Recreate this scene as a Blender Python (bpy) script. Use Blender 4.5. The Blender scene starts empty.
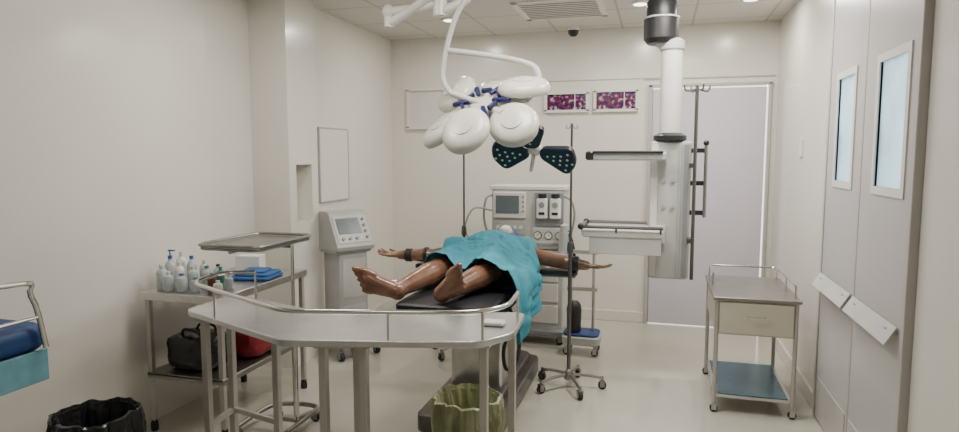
import bpy, bmesh, math, random
from mathutils import Vector, Matrix, noise
random.seed(4)
SC=bpy.context.scene; COL=SC.collection
V=Vector
# ---------------------------------------------------------------- camera
f=959*24/36
pitch=math.atan(61/f); yaw=math.atan(180/f*math.cos(pitch))
cd=bpy.data.cameras.new("camera"); cam=bpy.data.objects.new("camera",cd); COL.objects.link(cam)
cd.sensor_width=36; cd.lens=24.0
cam.location=(0,0,1.57); cam.rotation_euler=(math.pi/2-pitch,0,yaw)
SC.camera=cam
# ---------------------------------------------------------------- materials
def mat(name,col,rough=.5,metal=0,var=.06,vs=6,bump=0,bs=60,emit=0,ecol=None,alpha=None,spec=None,coat=0,trans=0):
    m=bpy.data.materials.new(name); m.use_nodes=True; nt=m.node_tree; N=nt.nodes; Lk=nt.links
    b=N["Principled BSDF"]
    tc=N.new("ShaderNodeTexCoord")
    nz=N.new("ShaderNodeTexNoise"); nz.inputs["Scale"].default_value=vs; nz.inputs["Detail"].default_value=4
    Lk.new(tc.outputs["Object"],nz.inputs["Vector"])
    r=N.new("ShaderNodeValToRGB")
    c=V(col)
    lo=[max(0,x*(1-var)) for x in c]+[1]; hi=[min(1,x*(1+var)) for x in c]+[1]
    r.color_ramp.elements[0].position=.3; r.color_ramp.elements[0].color=lo
    r.color_ramp.elements[1].position=.7; r.color_ramp.elements[1].color=hi
    Lk.new(nz.outputs["Fac"],r.inputs["Fac"]); Lk.new(r.outputs["Color"],b.inputs["Base Color"])
    b.inputs["Roughness"].default_value=rough; b.inputs["Metallic"].default_value=metal
    if coat: b.inputs["Coat Weight"].default_value=coat; b.inputs["Coat Roughness"].default_value=.15
    if trans: b.inputs["Transmission Weight"].default_value=trans
    if bump:
        n2=N.new("ShaderNodeTexNoise"); n2.inputs["Scale"].default_value=bs; n2.inputs["Detail"].default_value=3
        Lk.new(tc.outputs["Object"],n2.inputs["Vector"])
        bp=N.new("ShaderNodeBump"); bp.inputs["Strength"].default_value=bump; bp.inputs["Distance"].default_value=.01
        Lk.new(n2.outputs["Fac"],bp.inputs["Height"]); Lk.new(bp.outputs["Normal"],b.inputs["Normal"])
    if emit:
        b.inputs["Emission Strength"].default_value=emit
        if ecol: b.inputs["Emission Color"].default_value=(*ecol,1)
        else: Lk.new(r.outputs["Color"],b.inputs["Emission Color"])
    if alpha is not None: b.inputs["Alpha"].default_value=alpha
    return m
M={}
M['wall']=mat("wall_paint",(.77,.74,.675),.24,var=.03,vs=1.2,bump=.03,bs=30,coat=.15)
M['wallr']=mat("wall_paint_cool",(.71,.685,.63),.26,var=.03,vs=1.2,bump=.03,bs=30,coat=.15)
M['floor']=mat("vinyl_floor",(.52,.50,.425),.11,var=.05,vs=2.0)
M['doorg']=mat("door_laminate",(.48,.46,.465),.3,var=.03,vs=2)
M['doorb']=mat("door_lavender",(.60,.57,.63),.45,var=.03,vs=2)
M['trim']=mat("painted_trim",(.46,.44,.42),.4,var=.04)
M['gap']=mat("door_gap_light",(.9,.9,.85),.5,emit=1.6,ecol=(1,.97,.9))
M['white']=mat("white_plastic",(.72,.70,.66),.35,var=.02)
M['whitem']=mat("white_enamel",(.76,.74,.70),.25,var=.02)
M['creamw']=mat("lamp_housing",(.62,.595,.54),.25,var=.03)
M['cream']=mat("cream_enamel",(.60,.56,.46),.4,var=.03)
M['grey']=mat("grey_plastic",(.26,.27,.28),.45,var=.05)
M['lgrey']=mat("light_grey_plastic",(.52,.52,.50),.4,var=.04)
M['mgrey']=mat("mid_grey_enamel",(.42,.42,.41),.4,var=.05)
M['steel']=mat("brushed_steel",(.58,.57,.55),.28,1,var=.08,vs=20)
M['steeltop']=mat("steel_sheet",(.60,.60,.60),.27,.8,var=.08,vs=7)
M['chrome']=mat("chrome",(.66,.65,.63),.14,1,var=.03)
M['dsteel']=mat("dull_steel",(.34,.33,.31),.38,1,var=.1,vs=12)
M['dpole']=mat("dark_steel_pole",(.16,.15,.145),.35,.8,var=.1)
M['alum']=mat("painted_leg",(.48,.46,.42),.35,.4,var=.06,vs=10)
M['black']=mat("black_plastic",(.018,.018,.02),.4,var=.2)
M['rubber']=mat("black_rubber",(.02,.02,.022),.6,var=.2)
M['vinyl']=mat("black_vinyl",(.02,.02,.024),.38,var=.15,bump=.1,bs=40)
M['navy']=mat("navy_plastic",(.010,.014,.09),.35,var=.1)
M['nblack']=mat("blue_black_plastic",(.006,.007,.016),.45,var=.15)
M['teal']=mat("teal_cloth",(.035,.245,.325),.8,var=.10,vs=5,bump=.35,bs=28)
M['skin']=mat("brown_skin",(.225,.108,.067),.25,var=.35,vs=11,bump=.12,bs=25,coat=.5)
M['blue']=mat("blue_cloth",(.03,.11,.30),.8,var=.15,bump=.3,bs=30)
M['dblue']=mat("blue_vinyl",(.010,.050,.18),.5,var=.15,bump=.2,bs=12)
M['sheet']=mat("pale_teal_sheet",(.13,.31,.38),.8,var=.15,vs=14,bump=.15)
M['bag']=mat("black_bin_liner",(.014,.014,.016),.25,var=.3,bump=.8,bs=14)
M['ybin']=mat("olive_bin_liner",(.33,.35,.19),.3,var=.25,vs=9,bump=.7,bs=14,trans=.2)
M['red']=mat("red_fabric",(.24,.018,.025),.5,var=.15,bump=.4,bs=20)
M['screen']=mat("dark_screen",(.03,.045,.05),.15,var=.3)
M['screenl']=mat("grey_screen",(.13,.16,.17),.2,var=.15)
M['glassb']=mat("glowing_corridor_glass",(.42,.64,.78),.15,var=.35,vs=3.2,emit=.9)  # emission put in to imitate the bright corridor behind the pane
M['frost']=mat("frosted_pane",(.70,.68,.64),.3,var=.03)
M['bottle']=mat("clear_bottle",(.66,.72,.74),.12,var=.04,trans=.35)
M['bluecap']=mat("blue_cap",(.03,.12,.40),.4)
M['greencap']=mat("green_liquid",(.06,.26,.20),.3)
M['brown']=mat("brown_liquid",(.12,.04,.015),.2)
M['lens']=mat("lamp_lens",(.62,.605,.58),.3,var=.05,vs=30)
M['dial']=mat("dial_face",(.70,.68,.60),.3)
M['bluetray']=mat("blue_shelf",(.05,.15,.21),.25,.3,var=.15)
M['paper']=mat("paper",(.75,.75,.73),.7,var=.02)
M['emit']=mat("lamp_diffuser",(.9,.9,.88),.5,emit=5,ecol=(1,.97,.93))
def ceilmat():
    m=bpy.data.materials.new("ceiling_tiles"); m.use_nodes=True; nt=m.node_tree; N=nt.nodes; L=nt.links; b=N["Principled BSDF"]
    tc=N.new("ShaderNodeTexCoord"); br=N.new("ShaderNodeTexBrick"); br.offset=0; br.squash=1
    br.inputs["Color1"].default_value=(.66,.635,.58,1); br.inputs["Color2"].default_value=(.64,.615,.56,1); br.inputs["Mortar"].default_value=(.45,.43,.40,1)
    br.inputs["Scale"].default_value=1; br.inputs["Brick Width"].default_value=.6; br.inputs["Row Height"].default_value=.6; br.inputs["Mortar Size"].default_value=.010
    L.new(tc.outputs["Object"],br.inputs["Vector"]); L.new(br.outputs["Color"],b.inputs["Base Color"]); b.inputs["Roughness"].default_value=.7
    return m
M['ceil']=ceilmat()
def stainmat():
    m=bpy.data.materials.new("stained_window_pane"); m.use_nodes=True; nt=m.node_tree; N=nt.nodes; L=nt.links; b=N["Principled BSDF"]
    tc=N.new("ShaderNodeTexCoord"); v=N.new("ShaderNodeTexNoise"); v.inputs["Scale"].default_value=26; v.inputs["Detail"].default_value=6
    r=N.new("ShaderNodeValToRGB"); e=r.color_ramp.elements
    e[0].color=(.012,.015,.09,1); e[0].position=.40; e[1].color=(.22,.015,.02,1); e[1].position=.48
    a=r.color_ramp.elements.new(.54); a.color=(.03,.03,.18,1); a=r.color_ramp.elements.new(.62); a.color=(.50,.38,.38,1)
    L.new(tc.outputs["Object"],v.inputs["Vector"]); L.new(v.outputs["Fac"],r.inputs["Fac"]); L.new(r.outputs["Color"],b.inputs["Base Color"])
    b.inputs["Roughness"].default_value=.2
    return m
M['stain']=stainmat()
# ---------------------------------------------------------------- mesh builder
def crom(pts,n=6,closed=False):
    pts=[V(p) for p in pts]; out=[]; L=len(pts)
    rng=L if closed else L-1
    for i in range(rng):
        if closed: p0,p1,p2,p3=pts[(i-1)%L],pts[i],pts[(i+1)%L],pts[(i+2)%L]
        else: p0,p1,p2,p3=pts[max(i-1,0)],pts[i],pts[i+1],pts[min(i+2,L-1)]
        for k in range(n):
            t=k/n
            out.append(.5*((2*p1)+(p2-p0)*t+(2*p0-5*p1+4*p2-p3)*t*t+(3*p1-p0-3*p2+p3)*t**3))
    if not closed: out.append(pts[-1])
    return out
def rounded(pts,r,n=4,closed=False):
    pts=[V(p) for p in pts]; out=[]; L=len(pts)
    for i in range(L):
        if not closed and i in(0,L-1): out.append(pts[i]); continue
        p,a,c=pts[i],pts[i-1],pts[(i+1)%L]; d1=(a-p); d2=(c-p); q=min(r,d1.length*.45,d2.length*.45)
        s=p+d1.normalized()*q; e=p+d2.normalized()*q
        for k in range(n+1):
            t=k/n; out.append(s*(1-t)**2+p*2*t*(1-t)+e*t*t)
    return out
class MB:
    def __init__(s,base=(0,0,0)): s.bm=bmesh.new(); s.base=V(base); s.mi=0
    def _f(s,vs):
        try:
            fc=s.bm.faces.new(vs); fc.material_index=s.mi; return fc
        except ValueError: return None
    def m(s,i): s.mi=i; return s
    def box(s,c,size,R=None,rz=0):
        c=V(c); h=V(size)/2
        if R is None: R=Matrix.Rotation(rz,3,'Z')
        vs=[s.bm.verts.new(c+R@V((x*h.x,y*h.y,z*h.z))) for z in(-1,1) for y in(-1,1) for x in(-1,1)]
        for q in((0,2,3,1),(4,5,7,6),(0,1,5,4),(2,6,7,3),(0,4,6,2),(1,3,7,5)): s._f([vs[i] for i in q])
        return s
    def rbox(s,c,size,r=.02,R=None,rz=0,seg=4):
        c=V(c); hx,hy,hz=[a/2 for a in size]; r=min(r,hx*.99,hy*.99)
        if R is None: R=Matrix.Rotation(rz,3,'Z')
        poly=[]
        for cx,cy,a0 in((hx-r,hy-r,0),(-hx+r,hy-r,90),(-hx+r,-hy+r,180),(hx-r,-hy+r,270)):
            for k in range(seg+1):
                a=math.radians(a0+90*k/seg); poly.append((cx+r*math.cos(a),cy+r*math.sin(a)))
        e=min(r*.4,hz*.5,.01)
        rings=[]
        for z,sc in((-hz,e),(-hz+e,0),(hz-e,0),(hz,e)):
            rings.append([s.bm.verts.new(c+R@V((x-math.copysign(min(sc,abs(x)),x),y-math.copysign(min(sc,abs(y)),y),z))) for x,y in poly])
        n=len(poly)
        for a,b in zip(rings,rings[1:]):
            for i in range(n): s._f([a[i],a[(i+1)%n],b[(i+1)%n],b[i]])
        s._f(rings[0][::-1]); s._f(rings[-1]); return s
    def tube(s,pts,r,seg=10,closed=False,smooth=0,r2=None,flat=None):
        pts=[V(p) for p in pts]
        if smooth: pts=crom(pts,smooth,closed)
        n=len(pts); rings=[]
        T=[]
        for i in range(n):
            if closed: d=pts[(i+1)%n]-pts[i-1]
            else: d=pts[min(i+1,n-1)]-pts[max(i-1,0)]
            T.append(d.normalized())
        u=T[0].orthogonal().normalized()
        if abs(T[0].z)<.9: u=V((0,0,1)).cross(T[0]).normalized()
        for i in range(n):
            u=(u-T[i]*u.dot(T[i])).normalized(); w=T[i].cross(u)
            rr=r if r2 is None else r+(r2-r)*i/(n-1)
            fl=flat or 1
            rings.append([s.bm.verts.new(pts[i]+u*math.cos(2*math.pi*k/seg)*rr+w*math.sin(2*math.pi*k/seg)*rr*fl) for k in range(seg)])
        m=n if closed else n-1
        for i in range(m):
            a,b=rings[i],rings[(i+1)%n]
            for k in range(seg): s._f([a[k],a[(k+1)%seg],b[(k+1)%seg],b[k]])
        if not closed: s._f(rings[0][::-1]); s._f(rings[-1])
        return s
    def cyl(s,p1,p2,r,r2=None,seg=20): return s.tube([p1,p2],r,seg,r2=r2)
    def lathe(s,prof,c=(0,0,0),seg=24,R=None,ell=1):
        c=V(c); R=R or Matrix.Identity(3); rings=[]
        for r,z in prof:
            if r<1e-6: rings.append([s.bm.verts.new(c+R@V((0,0,z)))])
            else: rings.append([s.bm.verts.new(c+R@V((r*math.cos(2*math.pi*k/seg),ell*r*math.sin(2*math.pi*k/seg),z))) for k in range(seg)])
        for a,b in zip(rings,rings[1:]):
            for k in range(seg):
                q=[a[k%len(a)],a[(k+1)%len(a)] if len(a)>1 else None,b[(k+1)%len(b)] if len(b)>1 else None,b[k%len(b)]]
                q=[x for x in q if x is not None]
                if len(q)>=3: s._f(q)
        if len(rings[0])>1: s._f(rings[0][::-1])
        if len(rings[-1])>1: s._f(rings[-1])
        return s
    def ball(s,c,r,seg=16,R=None):
        c=V(c); rr=V((r,r,r)) if not hasattr(r,'__len__') else V(r); R=R or Matrix.Identity(3)
        rings=[]
        n=seg//2
        for j in range(n+1):
            a=-math.pi/2+math.pi*j/n
            if j in(0,n): rings.append([s.bm.verts.new(c+R@V((0,0,rr.z*math.sin(a))))])
            else: rings.append([s.bm.verts.new(c+R@V((rr.x*math.cos(a)*math.cos(2*math.pi*k/seg),rr.y*math.cos(a)*math.sin(2*math.pi*k/seg),rr.z*math.sin(a)))) for k in range(seg)])
        for a,b in zip(rings,rings[1:]):
            for k in range(seg):
                if len(a)==1: s._f([a[0],b[(k+1)%seg],b[k]])
                elif len(b)==1: s._f([a[k],a[(k+1)%seg],b[0]])
                else: s._f([a[k],a[(k+1)%seg],b[(k+1)%seg],b[k]])
        return s
    def prism(s,poly,z0,z1,fn=None):
        fn=fn or (lambda x,y,z:(x,y,z))
        a=[s.bm.verts.new(fn(p[0],p[1],z0)) for p in poly]; b=[s.bm.verts.new(fn(p[0],p[1],z1)) for p in poly]; n=len(poly)
        for i in range(n): s._f([a[i],a[(i+1)%n],b[(i+1)%n],b[i]])
        s._f(a[::-1]); s._f(b); return s
    def cap(s,p1,p2,r1,r2,seg=14,n=4):
        p1,p2=V(p1),V(p2); d=(p2-p1); Ld=d.length; R=d.to_track_quat('Z','Y').to_matrix()
        prof=[(0,-r1)]+[(r1*math.cos(a),r1*math.sin(a)) for a in [-math.pi/2*(1-k/n) for k in range(1,n+1)]]
        prof+=[(r2*math.cos(a),Ld+r2*math.sin(a)) for a in [math.pi/2*k/n for k in range(0,n)]]+[(0,Ld+r2)]
        return s.lathe(prof,p1,seg,R)
    def done(s,name,mats,parent=None,bev=0,label=None,fix=True):
        bm=s.bm
        if fix: bmesh.ops.recalc_face_normals(bm,faces=bm.faces)
        for fc in bm.faces: fc.smooth=True
        for e in bm.edges:
            if len(e.link_faces)==2 and e.calc_face_angle(0)>.6: e.smooth=False
        bmesh.ops.translate(bm,verts=bm.verts,vec=-s.base)
        me=bpy.data.meshes.new(name); bm.to_mesh(me); bm.free()
        if not isinstance(mats,(list,tuple)): mats=[mats]
        for m_ in mats: me.materials.append(M[m_] if isinstance(m_,str) else m_)
        o=bpy.data.objects.new(name,me); COL.objects.link(o)
        if parent is None: o.location=s.base
        else: o.parent=parent
        if bev:
            b=o.modifiers.new("bevel",'BEVEL'); b.width=bev; b.segments=2 if bev<.02 else 5; b.limit_method='ANGLE'; b.angle_limit=.7
        if label: o["label"]=label
        return o
def thing(name,label,cat,loc,rz=0,group=None):
    e=bpy.data.objects.new(name,None); COL.objects.link(e); e.location=loc; e.rotation_euler=(0,0,rz); e.empty_display_size=.1
    e["label"]=label; e["category"]=cat
    if group: e["group"]=group
    return e
def tag(o,label,cat,group=None):
    o["label"]=label; o["category"]=cat
    if group: o["group"]=group
    return o
def struct(o): o["kind"]="structure"; return o
def sbox(name,lo,hi,m,bev=0):
    lo,hi=V(lo),V(hi); b=MB(((lo.x+hi.x)/2,(lo.y+hi.y)/2,lo.z)); b.box((lo+hi)/2,hi-lo); return struct(b.done(name,m,bev=bev))
def caster(b,x,y,z0=0,r=.03,w=.022,ang=0):
    ca,sa=math.cos(ang),math.sin(ang)
    b.m(1).cyl((x-sa*w/2,y+ca*w/2,z0+r),(x+sa*w/2,y-ca*w/2,z0+r),r,seg=16)
    for sgn in(-1,1):
        b.m(0).box((x-sa*sgn*(w/2+.005),y+ca*sgn*(w/2+.005),z0+r*1.35),(.03,.004,r*1.5),rz=ang)
    b.m(0).box((x,y,z0+r*2.1),(.034,w+.016,.006),rz=ang)
    b.m(0).cyl((x,y,z0+r*2.1),(x,y,z0+r*2.1+.03),.009,seg=10); b.m(0)
    return b
# ---------------------------------------------------------------- ROOM
H=2.72
sbox("floor",(-3.0,-1.6,-.1),(1.1,6.2,0),'floor')
sbox("ceiling",(-3.0,-1.6,H),(1.1,6.2,H+.1),'ceil')
sbox("wall_back",(-3.0,6.1,0),(1.1,6.2,H),'wall')
sbox("wall_front",(-3.0,-1.7,0),(1.1,-1.6,H),'wall')
sbox("wall_left",(-2.98,-1.6,0),(-2.85,4.05,H),'wall')
sbox("wall_left_far",(-2.98,4.45,0),(-2.64,6.1,H),'wall')
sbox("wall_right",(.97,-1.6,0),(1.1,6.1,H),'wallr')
b=MB((-2.7,4.25,0))
b.box((-2.765,4.25,.535),(.43,.4,1.07)); b.box((-2.765,4.25,(1.5+H)/2),(.43,.4,H-1.5))
b.box((-2.765,4.095,1.285),(.43,.09,.43)); b.box((-2.765,4.405,1.285),(.43,.09,.43)); b.box((-2.83,4.25,1.285),(.3,.22,.43))
struct(b.done("wall_column",'wall'))
b=MB((-.6,6.08,0)); b.box((-1.36,6.09,.05),(2.56,.02,.1)); struct(b.done("baseboard_back",'wallr',bev=.004))
b=MB((.96,5,0)); b.box((.96,5.15,.05),(.02,1.9,.1)); struct(b.done("baseboard_right",'wallr',bev=.004))
b=MB((-2.63,5.3,0)); b.box((-2.63,5.28,.05),(.02,1.6,.1)); struct(b.done("baseboard_left",'wallr',bev=.004))
b=MB((.41,6.07,0)); b.box((.405,6.085,1.085),(.95,.03,2.15)); struct(b.done("door_1",'doorb',bev=.004))
b=MB((.41,6.07,0)); b.box((.888,6.092,1.09),(.014,.010,2.17)); b.box((.41,6.092,2.168),(.96,.010,.012)); b.box((.41,6.092,.005),(.96,.010,.008)); struct(b.done("door_gap_glow",'gap'))  # glowing strips imitate light leaking around the door; no trim here
b=MB((.41,6.07,0)); b.box((-.09,6.08,1.10),(.035,.04,2.20)); b.box((.91,6.08,1.10),(.025,.04,2.20)); b.box((.41,6.08,2.19),(1.04,.04,.025))
struct(b.done("trim_1",'trim',bev=.004))
b=MB((.40,6.09,2.3)); b.box((.40,6.095,2.255),(1.1,.01,.012)); struct(b.done("trim_4",'trim'))
def hwin(name,x0,x1,z0,z1,pane):
    b=MB(((x0+x1)/2,6.08,z0)); w=.025; y=6.085; cx,cz=(x0+x1)/2,(z0+z1)/2
    b.box((cx,y,z0),(x1-x0+w,.04,w)); b.box((cx,y,z1),(x1-x0+w,.04,w)); b.box((x0,y,cz),(w,.04,z1-z0)); b.box((x1,y,cz),(w,.04,z1-z0))
    b.m(1).box((cx,6.092,cz),(x1-x0,.012,z1-z0)); b.m(0)
    if pane=='stain': b.box((x0+.7*(x1-x0),6.083,cz),(.008,.012,z1-z0))
    struct(b.done(name,['whitem',pane]))
hwin("window_1",-1.05,-.66,1.98,2.15,'stain'); hwin("window_2",-.59,-.21,1.98,2.16,'stain'); hwin("window_3",-2.45,-1.25,1.84,2.22,'frost')
b=MB((-.6,6.09,2.2)); b.box((-.55,6.092,2.27),(1.3,.012,.012)); struct(b.done("trim_2",'whitem'))
def leaf(name,y0,y1,wy0,wy1):
    z0,z1=0.01,2.5; wz0,wz1=1.43,1.98; x=.955; b=MB((x,(y0+y1)/2,0)); t=.03
    cy=(y0+y1)/2
    b.box((x,cy,(z0+wz0)/2),(t,y1-y0,wz0-z0)); b.box((x,cy,(wz1+z1)/2),(t,y1-y0,z1-wz1))
    b.box((x,(y0+wy0)/2,(wz0+wz1)/2),(t,wy0-y0,wz1-wz0)); b.box((x,(wy1+y1)/2,(wz0+wz1)/2),(t,y1-wy1,wz1-wz0))
    b.m(3).box((x-.017,cy,.14),(.004,(y1-y0)-.04,.24))
    b.m(1); cw=(wy0+wy1)/2; cz=(wz0+wz1)/2; w=.035; fx=x-.012; ft=.018
    b.box((fx,cw,wz0-w/2),(ft,wy1-wy0+2*w,w)); b.box((fx,cw,wz1+w/2),(ft,wy1-wy0+2*w,w)); b.box((fx,wy0-w/2,cz),(ft,w,wz1-wz0)); b.box((fx,wy1+w/2,cz),(ft,w,wz1-wz0))
    b.m(2).box((x-.002,cw,cz),(.008,wy1-wy0,wz1-wz0))
    R=Matrix.Rotation(math.radians(30),3,'Y')
    b.m(4).box((x-.045,cy,.845),(.005,(y1-y0)-.015,.085),R=R); b.box((x-.025,y0+.09,.85),(.035,.025,.03)); b.box((x-.025,y1-.09,.85),(.035,.025,.03))
    struct(b.done(name,['doorg','white','glassb','trim','lgrey']))
leaf("door_2",3.50,4.13,3.65,3.95); leaf("door_3",2.85,3.47,2.93,3.27)
b=MB((.95,3.5,0)); b.box((.955,4.155,1.27),(.04,.035,2.54)); b.box((.955,2.82,1.27),(.04,.04,2.54)); b.box((.955,3.485,1.27),(.034,.02,2.5)); b.box((.955,3.48,2.57),(.04,1.38,.06)); struct(b.done("trim_3",'trim',bev=.004))
b=MB((.95,5,1.6)); b.box((.963,5.0,1.62),(.014,.09,.13)); tag(b.done("light_switch",'whitem',bev=.003),"small white wall switch plate","switch")
# ceiling vent
t=thing("ceiling_vent","square white louvred air vent set in the tiled ceiling","air vent",(-.78,5.18,H-.03))
b=MB((-.78,5.18,H-.03)); 
for (cx,cy,sx,sy) in((-.78,4.87,.68,.05),(-.78,5.49,.68,.05),(-1.1,5.18,.05,.66),(-.46,5.18,.05,.66)): b.box((cx,cy,H-.004),(sx,sy,.008))
b.done("frame",'whitem',t)
b=MB((-.78,5.18,H-.03)); b.m(1).box((-.78,5.18,H-.002),(.6,.6,.003)); b.m(0)  # flat black sheet stands in for the shade between the slats
for i in range(9): b.box((-.78,4.93+i*.0625,H-.0045),(.6,.028,.002))
b.done("louvre",['whitem','black'],t)
t=thing("dome_camera","small black dome security camera on the ceiling","security camera",(-.78,5.93,H-.08))
b=MB((-.78,5.93,H-.08)); b.lathe([(.055,H-.03),(.06,H-.02),(.06,H)],(-.78,5.93,0)); b.done("base",'whitem',t)
b=MB((-.78,5.93,H-.08)); b.lathe([(0,H-.085),(.025,H-.08),(.042,H-.06),(.05,H-.03)],(-.78,5.93,0)); b.done("dome",'black',t)
LC=(1,.95,.875)
def ceilight(x,y,sx,sy,power,vis=True):
    t=thing("ceiling_light","flush rectangular ceiling light with white frame and diffuser","ceiling light",(x,y,H-.03),group="ceiling light panels")
    b=MB((x,y,H-.03)); 
    for cx,cy,w,d in((x,y-sy/2,sx+.04,.03),(x,y+sy/2,sx+.04,.03),(x-sx/2,y,.03,sy),(x+sx/2,y,.03,sy)): b.box((cx,cy,H-.015),(w,d,.03))
    b.done("frame",'whitem',t,bev=.003)
    b=MB((x,y,H-.03)); b.box((x,y,H-.008),(sx,sy,.008)); b.done("diffuser",'emit',t)
    l=bpy.data.lights.new("ceiling_lamp",'AREA'); l.shape='RECTANGLE'; l.size=sx*.9; l.size_y=sy*.9; l.energy=power; l.color=LC
    o=bpy.data.objects.new("ceiling_lamp",l); COL.objects.link(o); o.location=(x,y,H-.035)
ceilight(.20,4.0,.5,.5,31); ceilight(-.7,3.2,.6,.6,24); ceilight(-1.95,3.1,.5,.5,12); ceilight(-.9,.6,.6,.6,3)
for x,y,p in((-.17,5.13,17),(.62,5.2,12),(-1.75,5.3,10)):
    t=thing("downlight","small round bright recessed ceiling downlight","ceiling light",(x,y,H-.02),group="round downlights")
    b=MB((x,y,H-.02)); b.lathe([(.05,H-.012),(.075,H-.012),(.08,H)],(x,y,0)); b.done("ring",'whitem',t)
    b=MB((x,y,H-.02)); b.lathe([(0,H-.016),(.05,H-.014),(.05,H-.011)],(x,y,0)); b.done("bulb",'emit',t)
    l=bpy.data.lights.new("down_lamp",'AREA'); l.shape='DISK'; l.size=.1; l.energy=p; l.color=LC
    o=bpy.data.objects.new("down_lamp",l); COL.objects.link(o); o.location=(x,y,H-.02)
t=thing("whiteboard","blank whiteboard with thin aluminium frame on wall","whiteboard",(-2.625,4.86,1.18))
B0=(-2.625,4.86,1.18)
b=MB(B0); b.box((-2.632,4.86,1.49),(.014,.48,.6)); b.done("board",'whitem',t)
b=MB(B0); 
for cy,cz,sy,sz in((4.86,1.19,.49,.012),(4.86,1.79,.49,.012),(4.615,1.49,.012,.6),(5.105,1.49,.012,.6)): b.box((-2.630,cy,cz),(.020,sy,sz))
b.done("frame",'trim',t,bev=.002)
# ---------------------------------------------------------------- OPERATING TABLE
OT=(-1.05,3.9,0)
t=thing("operating_table","operating table with black padded mattress on steel pedestal","operating table",OT)
b=MB(OT); b.rbox((-1.04,3.85,.075),(.48,1.24,.11),.05); b.rbox((-1.04,3.88,.15),(.38,1.05,.05),.05)
for x in(-1.2,-.88):
    for y in(3.40,4.35): b.m(1).cyl((x,y,0),(x,y,.03),.03); b.m(0)
b.done("base",['dpole','rubber'],t)
b=MB(OT); b.rbox((-1.04,3.82,.34),(.32,.38,.36),.02); b.rbox((-1.04,3.82,.57),(.27,.32,.14),.02); b.rbox((-1.04,3.85,.67),(.34,.6,.08),.02)
b.done("pedestal",'steel',t)
b=MB(OT); b.box((-1.06,3.55,.715),(.44,.95,.025)); b.box((-1.06,4.5,.715),(.44,.85,.025)); b.done("tabletop_frame",'dsteel',t,bev=.004)
b=MB(OT)
for x in(-1.33,-.79): b.box((x,3.55,.725),(.012,.8,.03)); b.box((x,4.45,.725),(.012,.7,.03)); b.cyl((x,3.3,.725),(-1.06,3.3,.715),.008); b.cyl((x,4.2,.725),(-1.06,4.2,.715),.008)
b.done("side_rail",'chrome',t)
for y0,y1 in((3.05,3.53),(3.55,4.08),(4.10,4.62),(4.64,4.92)):
    b=MB(OT); w=.52 if y1<4.63 else .30
    b.rbox((-1.06,(y0+y1)/2,.762),(w,y1-y0,.07),.03); b.done("mattress_section",'vinyl',t)
for sg,x0,x1 in((-1,-1.34,-1.70),(1,-.78,-.52)):
    b=MB(OT); b.rbox(((x0+x1)/2,4.35,.763),(abs(x1-x0),.10,.035),.03); b.m(1).box(((x0+x1)/2,4.35,.740),(abs(x1-x0)*.9,.05,.015)); b.cyl((x0,4.35,.738),(-1.06+sg*.2,4.35,.715),.012); b.done("arm_board",['vinyl','dsteel'],t)
b=MB(OT); b.tube([(-.80,3.45,.715),(-.74,3.45,.60),(-.75,3.48,.40),(-.82,3.50,.34),(-.84,3.52,.45),(-.80,3.54,.60),(-.82,3.56,.70)],.011,8,smooth=6); b.done("control_cable",'black',t)
# ---------------------------------------------------------------- TRAINING MANIKIN
def foot(b,heel,ax,wd,side=1,k=1.0):
    ax=V(ax).normalized(); wd=V(wd); wd=(wd-ax*wd.dot(ax)).normalized(); up=wd.cross(ax)*side
    h=V(heel)
    b.ball(h,.038*k)
    b.cap(h,h+(ax*.14+wd*.018)*k,.037*k,.028*k); b.cap(h,h+(ax*.13-wd*.024)*k,.034*k,.024*k)
    b.cap(h+(up*.035+ax*.02)*k,h+(ax*.12+up*.010)*k,.038*k,.026*k)
    for i in range(5):
        o=(.040-.0205*i); ln=[.056,.052,.045,.037,.030][i]; r=[.0165,.0110,.0102,.0095,.0095][i]
        s0=h+(ax*(.15-.009*i)+wd*o)*k; b.cap(h+(ax*.12+wd*o*.9)*k,s0,.02*k,r*1.2*k); b.cap(s0,s0+(ax*ln*.6+up*.004)*k,r*k,r*.95*k); b.cap(s0+(ax*ln*.6+up*.004)*k,s0+(ax*ln-up*.004)*k,r*.97*k,r*.9*k)
    return up
def hand(b,w,ax,up,thumb,k=1.12):
    ax=V(ax).normalized(); th=V(thumb); th=(th-ax*th.dot(ax)).normalized(); up=V(up).normalized(); w=V(w)
    for q in range(4):
        o=(.027-.018*q)*k; b.cap(w+ax*.005+th*o*.6,w+ax*.08*k+th*o,.017,.0135)
    lens=[.070,.078,.072,.056]
    for q in range(4):
        o=(.033-.022*q)*k; sp=(1.5-q)*.17; d=(ax+th*sp).normalized(); p=w+ax*.082*k+th*o; L=lens[q]*k; r=.0092
        p1=p+d*L*.45+up*.004; p2=p1+(d+up*.35).normalized()*L*.32; p3=p2+(d+up*.7).normalized()*L*.25
        b.cap(p-d*.01,p1,r*1.1,r,10); b.cap(p1,p2,r,r*.92,10); b.cap(p2,p3,r*.92,r*.8,10)
    p=w+ax*.018+th*.024; p1=p+(ax*.7+th*.8).normalized()*.040*k; p2=p1+(ax*.9+th*.45+up*.2).normalized()*.032*k; p3=p2+(ax+th*.25+up*.3).normalized()*.026*k
    b.cap(p,p1,.017,.012); b.cap(p1,p2,.012,.0105,10); b.cap(p2,p3,.0105,.009,10)
PB=(-1.10,3.9,.80)
b=MB(PB)
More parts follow.
